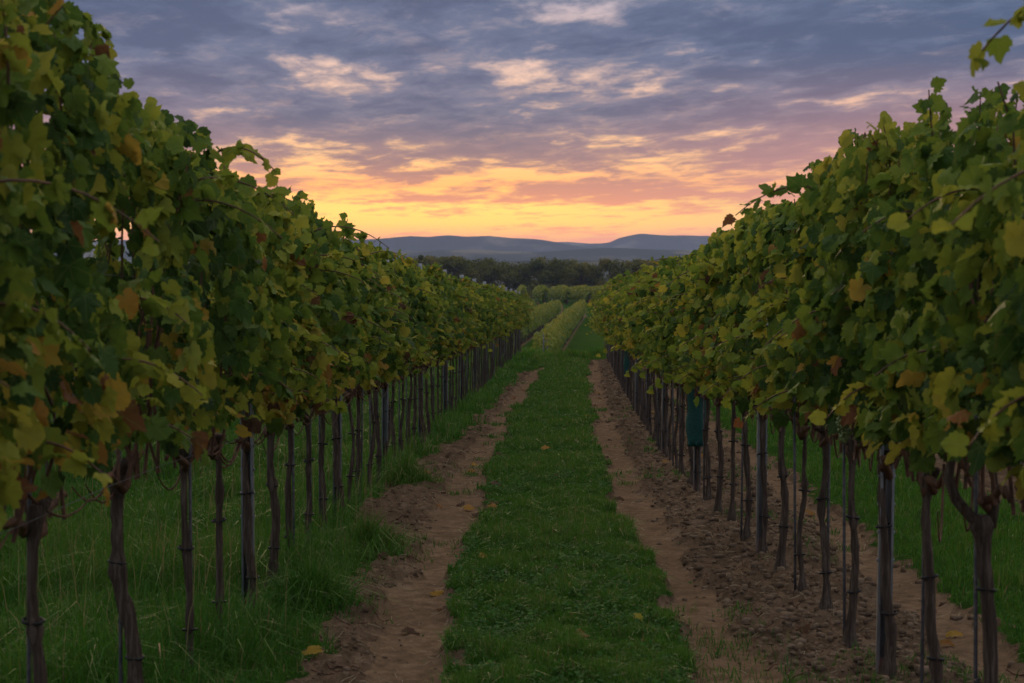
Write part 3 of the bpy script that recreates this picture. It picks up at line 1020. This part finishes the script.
# rough verge under and left of the left row
X, Y = sample(190000, -6.5, -1.0, 7.0, 64, 1.35)
k = keep_grass(X, Y)
X, Y = X[k], Y[k]
pt = fbm(X * 1.1 + 60, Y * 1.1, 3)
h = (0.09 + 0.24 * sstep(0.35, 0.7, pt)) * rng.uniform(0.4, 1.3, len(X))
h *= np.where(X > -1.45, 0.72, 1.0) * np.interp(Y, [8, 25, 60], [1, 0.8, 0.6])
wdt = np.maximum(0.0055, Y * 0.0005) * rng.uniform(0.7, 1.3, len(X))
p1 = blades(X, Y, h, wdt, gtint(X, Y, 0.035) * 0.85 + 0.15, 0.85)
X, Y = sample(900, -6.0, -1.3, 8.0, 30, 1.3)   # seed stalks
h = rng.uniform(0.3, 0.55, len(X))
p2 = blades(X, Y, h, np.full(len(X), 0.004), rng.uniform(0.9, 0.97, len(X)), 0.25)
grass_obj('verge_grass', [p1, p2], 'tall rough green grass under the left vine row')

# dense tussocks at the lane's left edge
for (ty, tx, sz_, nn, lb) in ((12.6, -1.27, 0.21, 1500, 'bright green grass tussock between left row and wheel track'),
                              (10.3, -1.33, 0.22, 1400, 'dark green weed tussock at foot of the nearer left post'),
                              (17.6, -1.42, 0.22, 900, 'small grass tussock beyond the bright tussock')):
    a = rng.random(nn) * 6.28; r_ = np.abs(rng.normal(0, sz_ * 0.75, nn))
    X = tx + r_ * np.cos(a); Y = ty + 1.6 * r_ * np.sin(a)
    h = (0.22 * np.exp(-(r_ / sz_) ** 2) + 0.06) * rng.uniform(0.5, 1.15, nn)
    V, T, A = blades(X, Y, h, rng.uniform(0.005, 0.009, nn), np.clip(rng.normal(0.66 if 'bright' in lb else 0.5, 0.15, nn), 0, 0.92), 0.9)
    ox, oy = tx + float(bend(ty)), ty
    oz = float(ground_rel(np.array(tx), np.array(ty)))
    o = obj('grass_tussock', mesh_np('grass_tussock', V - [ox, oy, oz], T, False, {'tint': A}, (M['grass'],)), loc=(ox, oy, oz))
    tag(o, lb, 'grass tussock', 'tussocks on the left verge')

# second alley on the right
X, Y = sample(150000, 1.9, 7.0, 8.5, 62, 1.4)
k = keep_grass(X, Y)
X, Y = X[k], Y[k]
h = (0.03 + 0.07 * sstep(0.3, 0.75, patch(X, Y))) * rng.uniform(0.5, 1.4, len(X))
p1 = blades(X, Y, h, np.maximum(0.006, Y * 0.0005) * rng.uniform(0.7, 1.3, len(X)), gtint(X, Y, 0.01) + 0.05, 0.6)
grass_obj('alley_grass', [p1], 'short grass in the next alley behind the right vine row')

# headland on the crest
X = rng.uniform(-8, 8, 90000); Y = rng.uniform(57, 80, 90000)
k = keep_grass(X, Y)
X, Y = X[k], Y[k]
h = (0.06 + 0.22 * sstep(0.4, 0.7, fbm(X * 0.9, Y * 0.5, 3))) * rng.uniform(0.5, 1.3, len(X))
p1 = blades(X, Y, h, 0.03 * rng.uniform(0.7, 1.3, len(X)), gtint(X, Y, 0.04) * 0.6 + 0.42, 0.4)
grass_obj('headland_grass', [p1], 'longer pale green grass on the crest at the lane end')

# small weeds on the bare soil
X, Y = sample(2600, -1.5, 2.2, 8.0, 45, 1.2)
g, tk = zones(X, Y)
k = (g < 0.3) & (fbm(X * 1.3 + 11, Y * 1.3, 2) > 0.60)
X, Y = X[k], Y[k]
X = np.repeat(X, 14) + rng.normal(0, 0.035, len(X) * 14); Y = np.repeat(Y, 14) + rng.normal(0, 0.05, len(Y) * 14)
p1 = blades(X, Y, rng.uniform(0.02, 0.08, len(X)), np.maximum(0.005, Y * 0.0004), np.clip(rng.normal(0.4, 0.2, len(X)), 0, 0.95), 0.9)
grass_obj('weeds', [p1], 'sparse small weeds scattered over the bare soil', 'weeds')


# ------------------------------------------------------------------ clods and stones
def clods(n, x0, x1, y0, y1, smin, smax, p=1.3):
    import bmesh
    bm = bmesh.new(); bmesh.ops.create_icosphere(bm, subdivisions=1, radius=1.0)
    bv = np.array([v_.co[:] for v_ in bm.verts]); bf = np.array([[q.index for q in f.verts] for f in bm.faces]); bm.free()
    X, Y = sample(n, x0, x1, y0, y1, p)
    g, tk = zones(X, Y)
    k = (g < 0.35) & (rng.random(n) > tk * 0.97)
    X, Y = X[k], Y[k]; n = len(X)
    s = smin + (smax - smin) * rng.random(n) ** 4.5
    s *= np.maximum(1, Y / 22)
    sc_ = s[:, None] * rng.uniform(0.5, 1.35, (n, 3)) * [1, 1, 0.8]
    V = bv[None] * (1 + rng.normal(0, 0.24, (n, len(bv), 1)))
    a = rng.random(n) * 6.28
    bx = rng.uniform(0.42, 0.95, (n, 1, 3))
    V = np.clip(V, -bx, bx) + 0.10 * V
    V = V * sc_[:, None]
    Vx = V[..., 0] * np.cos(a)[:, None] - V[..., 1] * np.sin(a)[:, None]
    Vy = V[..., 0] * np.sin(a)[:, None] + V[..., 1] * np.cos(a)[:, None]
    z = ground_rel(X, Y) + s * 0.02
    V = np.stack([Vx + (X + bend(Y))[:, None], Vy + Y[:, None], V[..., 2] + z[:, None]], -1).reshape(-1, 3)
    T = (bf[None] + (np.arange(n) * len(bv))[:, None, None]).reshape(-1, 3)
    return V, T, np.repeat(rng.random(n) ** 1.5, len(bv))


V1 = clods(36000, 0.5, 2.1, 8.0, 60, 0.004, 0.034)
V2 = clods(14000, -1.6, -0.5, 8.0, 50, 0.004, 0.022)
me = mesh_np('soil_clods', np.concatenate([V1[0], V2[0]]), np.concatenate([V1[1], V2[1] + len(V1[0])]), False, {'lump': np.concatenate([V1[2], V2[2]])}, (M['soil'],))
tag(obj('soil_clods', me), 'loose reddish brown soil clods beside the tracks and under the vines', 'soil clods', kind='stuff')

# fallen leaves
def fallen(xr, Y, tint, size, label, lift=0.02):
    V, T, A = leaves(np.array([[0, -size / 2, 0.0]]), np.array([[random.uniform(-0.4, 0.4), -0.35, 1.0]]), np.array([[random.uniform(-1, 1), random.uniform(-1, 1), 0.0]]),
                     np.array([size]), np.array([tint]), np.array([0.7]))
    o = obj('fallen_leaf', mesh_np('fallen_leaf', V, T, False, {'tint': A, **leaf_uv(V)}, (M['vine_leaf'],)),
            loc=(xr + float(bend(Y)), Y, float(ground_rel(np.array(xr), np.array(Y))) + lift))
    tag(o, label, 'fallen leaf', 'fallen vine leaves on the ground')


fallen(-1.09, 8.75, 0.91, 0.075, 'orange yellow fallen leaf at the bottom left edge of the wheel track', 0.04)
fallen(-0.78, 9.75, 0.93, 0.09, 'red brown fallen leaf in the middle of the left wheel track')
fallen(0.33, 9.75, 0.84, 0.055, 'pale fallen leaf on the right half of the grass strip', 0.05)
fallen(-0.75, 20.0, 0.88, 0.10, 'yellow fallen leaf further up the left wheel track')
fallen(0.93, 8.9, 0.95, 0.08, 'dry brown fallen leaf on the right wheel track near the camera')
for i in range(70):
    Y = random.uniform(9, 38)
    xr = random.choice([random.uniform(-1.3, -0.5), random.uniform(0.5, 1.9), random.uniform(-0.5, 0.5)])
    fallen(xr, Y, random.choice([0.92, 0.94, 0.96, 0.98, 1.0]), random.uniform(0.05, 0.09), 'small dry fallen leaf among many scattered along the lane', 0.03)

# pale straw
m, tt = new_mat('straw')
finish(tt, principled(tt, (0.34, 0.27, 0.16), 0.9))
tb = Tube()
for i in range(900):
    Y = float(8.3 + 34 * random.random() ** 1.8); xr = random.choice([random.uniform(-1.3, -0.5), random.uniform(0.5, 2.1), random.uniform(0.9, 2.0), random.uniform(-0.5, 0.5)])
    ln = random.uniform(0.02, 0.09); a = random.random() * 6.28
    tq = np.array([-0.5, 0.0, 0.5])
    px = xr + ln * tq * math.cos(a); pyy = Y + ln * tq * math.sin(a)
    tb.add(np.stack([px + bend(pyy), pyy, ground_rel(px, pyy) + np.array([0.006, 0.012, 0.02])], -1), np.full(3, max(0.0015, Y * 0.00013)), 3, cap=False)
tag(obj('straw', tb.mesh('straw', m)), 'short pale bits of straw scattered over soil and grass', 'straw', kind='stuff')

# dry prunings lying by the rows
tb = Tube()
for i in range(150):
    Y = float(8.5 + 30 * random.random() ** 1.6); xr = random.choice([random.uniform(-1.35, -0.95), random.uniform(0.9, 2.0)])
    ln = random.uniform(0.05, 0.22); a = random.random() * 6.28
    tq = np.linspace(-0.5, 0.5, 5)
    px = xr + ln * tq * math.cos(a); pyy = Y + ln * tq * math.sin(a)
    tb.add(np.stack([px + bend(pyy), pyy, ground_rel(px, pyy) + 0.012 + 0.01 * np.sin(tq * 5 + a)], -1), np.full(5, random.uniform(0.002, 0.004)), 5, cap=False)
tag(obj('prunings', tb.mesh('prunings', M['cane'])), 'thin dry twigs and prunings littering the soil by the rows', 'twigs', kind='stuff')


# ------------------------------------------------------------------ distant vine rows beyond the crest
def distant_row(xr, y0, y1, label, step=0.9, group='distant vine rows beyond the crest', dens=34, trunks=12):
    L = y1 - y0
    n = int(L * dens)
    u = rng.random(n)
    Y = y0 + u * L
    X = xr + bend(Y)
    s = rng.choice([-1, 1], n)
    zt = rng.random(n) ** 0.8
    lump = 0.8 + 0.5 * fbm(Y * 0.9 + xr * 5, Y * 0 + xr, 3)
    tp_ = 1.95 * (0.93 + 0.16 * fbm(Y * 0.7 + 9 * xr, Y * 0, 3)) 
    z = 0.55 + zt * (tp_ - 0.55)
    xo = 0.34 * lump * np.interp(zt, [0, 0.2, 0.8, 1], [0.6, 1, 0.95, 0.5]) * (1 - 0.5 * rng.random(n) ** 2)
    pos = np.stack([X + s * xo, Y, np.interp(Y, _yy, _zz) + z], -1)
    nr = np.stack([s * rng.uniform(0.3, 1.1, n), rng.normal(0, 0.5, n), rng.normal(0.5, 0.4, n)], -1)
    q = max(0.16, (y0 + y1) / 2 * 0.0012)
    sz_ = rng.uniform(0.7, 1.3, n) * q
    V, T, A = leaves(pos, nr, rng.normal(0, 1, (n, 3)), sz_, np.clip(0.36 + 0.42 * zt + rng.normal(0, 0.15, n), 0, 1))  # tint rises with height: sky light on the row tops painted into the leaves
    r = empty('vine_row', (xr + float(bend(y0)), y0, float(np.interp(y0, _yy, _zz))))
    tag(r, label, 'vine row', group)
    org = np.array(r.location)
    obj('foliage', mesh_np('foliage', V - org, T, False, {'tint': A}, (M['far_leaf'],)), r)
    yy = np.arange(y0 + 0.3, y1, 1.4)[:trunks]
    for i, yv in enumerate(yy):
        xv = xr + float(bend(yv)) - org[0]; zv = float(np.interp(yv, _yy, _zz)) - org[2]
        obj('trunk', FAR_TRUNK, r, loc=(xv + random.uniform(-0.04, 0.04), yv - org[1], zv), rot=(0, 0, random.random() * 6))
        if i % 4 == 0:
            obj('post', FAR_POST, r, loc=(xv + 0.06, yv - org[1] - 0.1, zv))


tb = Tube(); tb.add([(0, 0, -0.1), (0.02, 0.01, 0.5), (0, 0, 1.0)], [0.045, 0.03, 0.028], 6, cap=False)
FAR_TRUNK = tb.mesh('trunk', M['bark'])
tb = Tube(); tb.add([(0, 0, -0.1), (0, 0, 1.75)], [0.03, 0.03], 6)
FAR_POST = tb.mesh('post', M['stake'])

# first block below the crest; xr = -1.48 is the long row seen down the middle
BX = -1.20
names1 = {0: 'long pale green vine row running down the middle beyond the crest', -1: 'second vine row beyond the crest, left of the long middle one',
          -2: 'third vine row beyond the crest, mostly behind the left row', -3: 'vine row beyond the crest, fourth to the left',
          2: 'vine row beyond the crest, right of the bare path', 3: 'vine row beyond the crest, second right of the path'}
for k_, lb in names1.items():
    distant_row(BX + 2.75 * k_, 84 if k_ else 82, 219, lb, trunks=97 if k_ in (0, -1) else 12)
# second block behind the cross path
names2 = ['leftmost', 'second', 'third', 'fourth', 'fifth', 'sixth', 'seventh', 'eighth', 'ninth']
for i in range(9):
    distant_row(BX - 10.2 + 2.75 * i, 246 + random.uniform(-1, 2), 345, f'{names2[i]} short vine row end facing the cross path', group='vine rows behind the cross path', dens=30)


# ------------------------------------------------------------------ tree belt
def tree_meshes(seed, H, Wd, n=3200, conic=False):
    global rng
    keep = rng
    rng = np.random.default_rng(seed)
    tb = Tube()
    th0 = H * 0.3
    tb.add([(0, 0, -0.4), (0.05, 0, th0 * 0.5), (0.1, 0.05, th0), (0.0, 0.1, H * 0.8)], [0.26, 0.19, 0.16, 0.03], 8, 0.1)
    cl_ = []
    nb = 15
    for i in range(nb):
        a = i / nb * 6.28 * 2.4 + rng.random(); q = rng.uniform(0.15, 1.0)
        hz = rng.uniform(0.30, 0.93) if not conic else rng.uniform(0.15, 0.98)
        wr = Wd * (0.5 * math.sqrt(max(0.05, 1 - ((hz - 0.55) / 0.48) ** 2)) if not conic else 0.5 * (1.05 - hz)) * q
        e = np.array([wr * math.cos(a), wr * math.sin(a), H * hz])
        cl_.append((e, rng.uniform(0.13, 0.24) * Wd * (0.5 if conic else 1)))
        b0 = np.array([0.05, 0.03, th0 * rng.uniform(0.6, 1.6)])
        tb.add([b0, b0 * 0.5 + e * 0.5 + [0, 0, -0.2], e], [0.09, 0.06, 0.02], 5, cap=False)
    trk = tb.mesh('trunk', M['bark'])
    pos = []; nrm = []; tint = []
    for e, r_ in cl_:
        m_ = n // nb
        d = unit(rng.normal(0, 1, (m_, 3)))
        rad = r_ * rng.random(m_)[:, None] ** 0.4 * (0.75 + 0.6 * rng.random((m_, 1)))
        pos.append(e + d * rad * [1, 1, 0.75]); nrm.append(d + [0, 0, 0.4]); tint.append(np.full(m_, rng.uniform(0.15, 0.75)) + rng.normal(0, 0.1, m_))
    pos = np.concatenate(pos); nrm = np.concatenate(nrm); tint = np.clip(np.concatenate(tint), 0, 1)
    V, T, A = leaves(pos, nrm + rng.normal(0, 0.4, nrm.shape), rng.normal(0, 1, nrm.shape), rng.uniform(0.2, 0.42, len(pos)), tint)
    cr = mesh_np('crown', V, T, False, {'tint': A}, (M['tree_leaf'],))
    rng = keep
    return trk, cr


TP = [tree_meshes(300 + i, 8.6, random.uniform(7.5, 10.5)) for i in range(6)]
TC = tree_meshes(330, 10.0, 3.6, 1800, True)
i = 0
place = ['left end', 'left part', 'middle', 'right part', 'right end']
for lay in range(2):
    x = -62.0 + lay * 3
    while x < 84:
        Yt = 452 + lay * 16 + random.uniform(-5, 5)
        g = float(np.interp(Yt, _yy, _zz))
        px = 512 + x / Yt * F
        # crown tops follow the photograph's skyline
        top_px = np.interp(px, [300, 425, 440, 470, 500, 560, 590, 612, 640, 720], [258, 258, 255, 258, 260, 259, 260, 262, 258, 258]) + random.uniform(-3.0, 4.0) + lay * 0.5
        want = (265 - top_px) / F * Yt + 1.6 - g
        s = want / 8.6
        r = empty('tree', (x, Yt, g - 0.1), random.random() * 6.28)
        pr = random.choice(TP)
        sxy = s * random.uniform(0.9, 1.3)
        for nm, me in (('trunk', pr[0]), ('crown', pr[1])):
            o = obj(nm, me, r)
            o.scale = (sxy, sxy, s)
        wh = place[min(4, int((x + 62) / 30))]
        tag(r, f'dark broadleaf tree in the {wh} of the tree belt, {"front" if lay == 0 else "back"} line', 'tree', f'belt trees, {wh}, {"front" if lay == 0 else "back"} line')
        x += random.uniform(5.0, 8.5)
r = empty('conifer', ((421 - 512) / F * 440, 440, float(np.interp(440, _yy, _zz))))
for nm, me in (('trunk', TC[0]), ('crown', TC[1])): obj(nm, me, r)
tag(r, 'dark narrow tree standing a little above the belt at its left', 'tree')

# undergrowth along the foot of the belt
n = 16000
Xu = rng.uniform(-70, 95, n); Yu = rng.uniform(436, 448, n)
hu = 2.6 * (0.5 + fbm(Xu * 0.25, Yu * 0.3, 3)) * rng.random(n) ** 0.7
V, T, A = leaves(np.stack([Xu, Yu, np.interp(Yu, _yy, _zz) + hu], -1), np.stack([rng.normal(0, 0.6, n), rng.normal(-0.6, 0.5, n), rng.uniform(0, 1, n)], -1), rng.normal(0, 1, (n, 3)),
                 rng.uniform(0.25, 0.5, n), np.clip(rng.normal(0.35, 0.2, n), 0, 1))
tag(obj('undergrowth', mesh_np('undergrowth', V, T, False, {'tint': A}, (M['tree_leaf'],))), 'low dark scrub along the foot of the tree belt', 'scrub', kind='stuff')


# ------------------------------------------------------------------ hills
def hill_material(name, woods, fields, scale):
    m, tt = new_mat(name)
    pos = tt.n('ShaderNodeNewGeometry').outputs['Position']
    a = tt.noise(tt.mapping(pos, scale=(1, 0.6, 1)), scale, 5, 0.6)
    vo = tt.n('ShaderNodeTexVoronoi'); tt.put(vo.inputs['Vector'], pos); vo.inputs['Scale'].default_value = scale * 1.5
    fld = tt.mix(tt.n('ShaderNodeSeparateColor').outputs[0], fields, fields)
    sc_ = tt.n('ShaderNodeSeparateColor'); tt.put(sc_.inputs[0], vo.outputs['Color'])
    fld = tt.ramp(sc_.outputs[0], [(0, tuple(x * 0.7 for x in fields)), (1, tuple(x * 1.5 for x in fields))])
    c = tt.mix(tt.smooth(a, 0.50, 0.60), woods, fld)
    finish(tt, principled(tt, c, 1.0, None, spec=0.0))
    return m


def ridge(name, D, Wd, prof, xr_, mat, zb=-27, gully=0.18, cell=14):
    """prof: list of (pixel x, pixel y of the skyline) read off the photograph, set out at the real distance D"""
    pxs = np.array([p[0] for p in prof], float); pys = np.array([p[1] for p in prof], float)
    x = np.arange(xr_[0], xr_[1], cell)
    y = np.arange(-1.0, 1.001, 0.04)
    XX, YY = np.meshgrid(x, y)
    pxx = 512 + XX / D * F
    H = (265 - np.interp(pxx, pxs, pys)) / F * D + 1.6 - zb
    H = H * (1 + 0.07 * (fbm(XX / 110 + D, XX * 0 + 3, 4, 0.6) - 0.5))
    wv = YY + 0.25 * (fbm(XX / 420 + D, YY * 0 + 7, 2) - 0.5) * (1 - YY ** 2)
    bell = np.cos(np.clip(wv, -1, 1) * np.pi / 2) ** 1.5
    gu = 1 - gully * np.abs(fbm(XX / 240 + 3, YY * Wd / 400 + D, 4) - 0.5) * 2 * (1 - bell) * 2
    Z = zb + H * bell * np.clip(gu, 0.3, 1.2)
    V = np.stack([XX.ravel(), (D + YY * Wd).ravel(), Z.ravel()], -1)
    ny_, nx_ = XX.shape
    ii = np.arange(nx_ * ny_).reshape(ny_, nx_)
    q = np.stack([ii[:-1, :-1], ii[:-1, 1:], ii[1:, 1:], ii[1:, :-1]], -1).reshape(-1, 4)
    tag(obj(name, mesh_np(name, V, q, True, mats=(mat,))), kind='structure')


HM1 = hill_material('hill_woods', (0.03, 0.038, 0.026), (0.10, 0.09, 0.06), 0.006)
HM2 = hill_material('hill_far', (0.03, 0.034, 0.03), (0.12, 0.105, 0.08), 0.004)
ridge('hills', 6700, 420, [(0, 240), (300, 243), (500, 242.6), (563, 242.3), (575, 243), (590, 243.5), (700, 244), (1024, 240)], (-3000, 3000), HM2)
ridge('hills', 5000, 620, [(-300, 238), (100, 240), (300, 241), (389, 238), (412, 236), (430, 236.6), (449, 235.3), (466, 237.2), (489, 236.0), (512, 238.0), (537, 239.2),
                           (554, 242), (570, 245), (590, 248.5), (620, 252), (700, 256), (1300, 262)], (-2800, 2400), HM2)
ridge('hills', 5900, 560, [(-200, 262), (450, 256), (540, 249), (575, 245.6), (596, 244), (608, 242.3), (618, 238), (627, 235.3), (641, 233.2), (652, 234.6), (665, 235.8), (686, 235.4),
                           (720, 237), (800, 240), (900, 236), (1300, 240)], (-2500, 3100), HM2)
ridge('hills', 3500, 520, [(-300, 250), (300, 250), (420, 251.5), (480, 250), (540, 252), (600, 247.5), (640, 248.5), (700, 251), (1300, 252)], (-1900, 1900), HM1)
ridge('hills', 1900, 300, [(-300, 261), (380, 260), (480, 262.5), (560, 260.5), (640, 262), (1300, 260)], (-1100, 1100), HM1)

# ------------------------------------------------------------------ haze
zt_, zb_ = 104.0, -34.0
m = bpy.data.materials.new('haze'); m.use_nodes = True
tt = NT(m.node_tree)
pv = tt.n('ShaderNodeVolumePrincipled')
pv.inputs['Color'].default_value = (0.56, 0.68, 1.0, 1)
pv.inputs['Density'].default_value = 0.0001
pv.inputs['Anisotropy'].default_value = 0.1
o = tt.n('ShaderNodeOutputMaterial')
tt.t.links.new(pv.outputs[0], o.inputs['Volume'])
hz = obj('haze', boxes('haze', [(-4050, -60, zb_, 4050, 7380, zt_)], m))
tag(hz, 'thin blue evening haze over the valley', 'haze', kind='stuff')
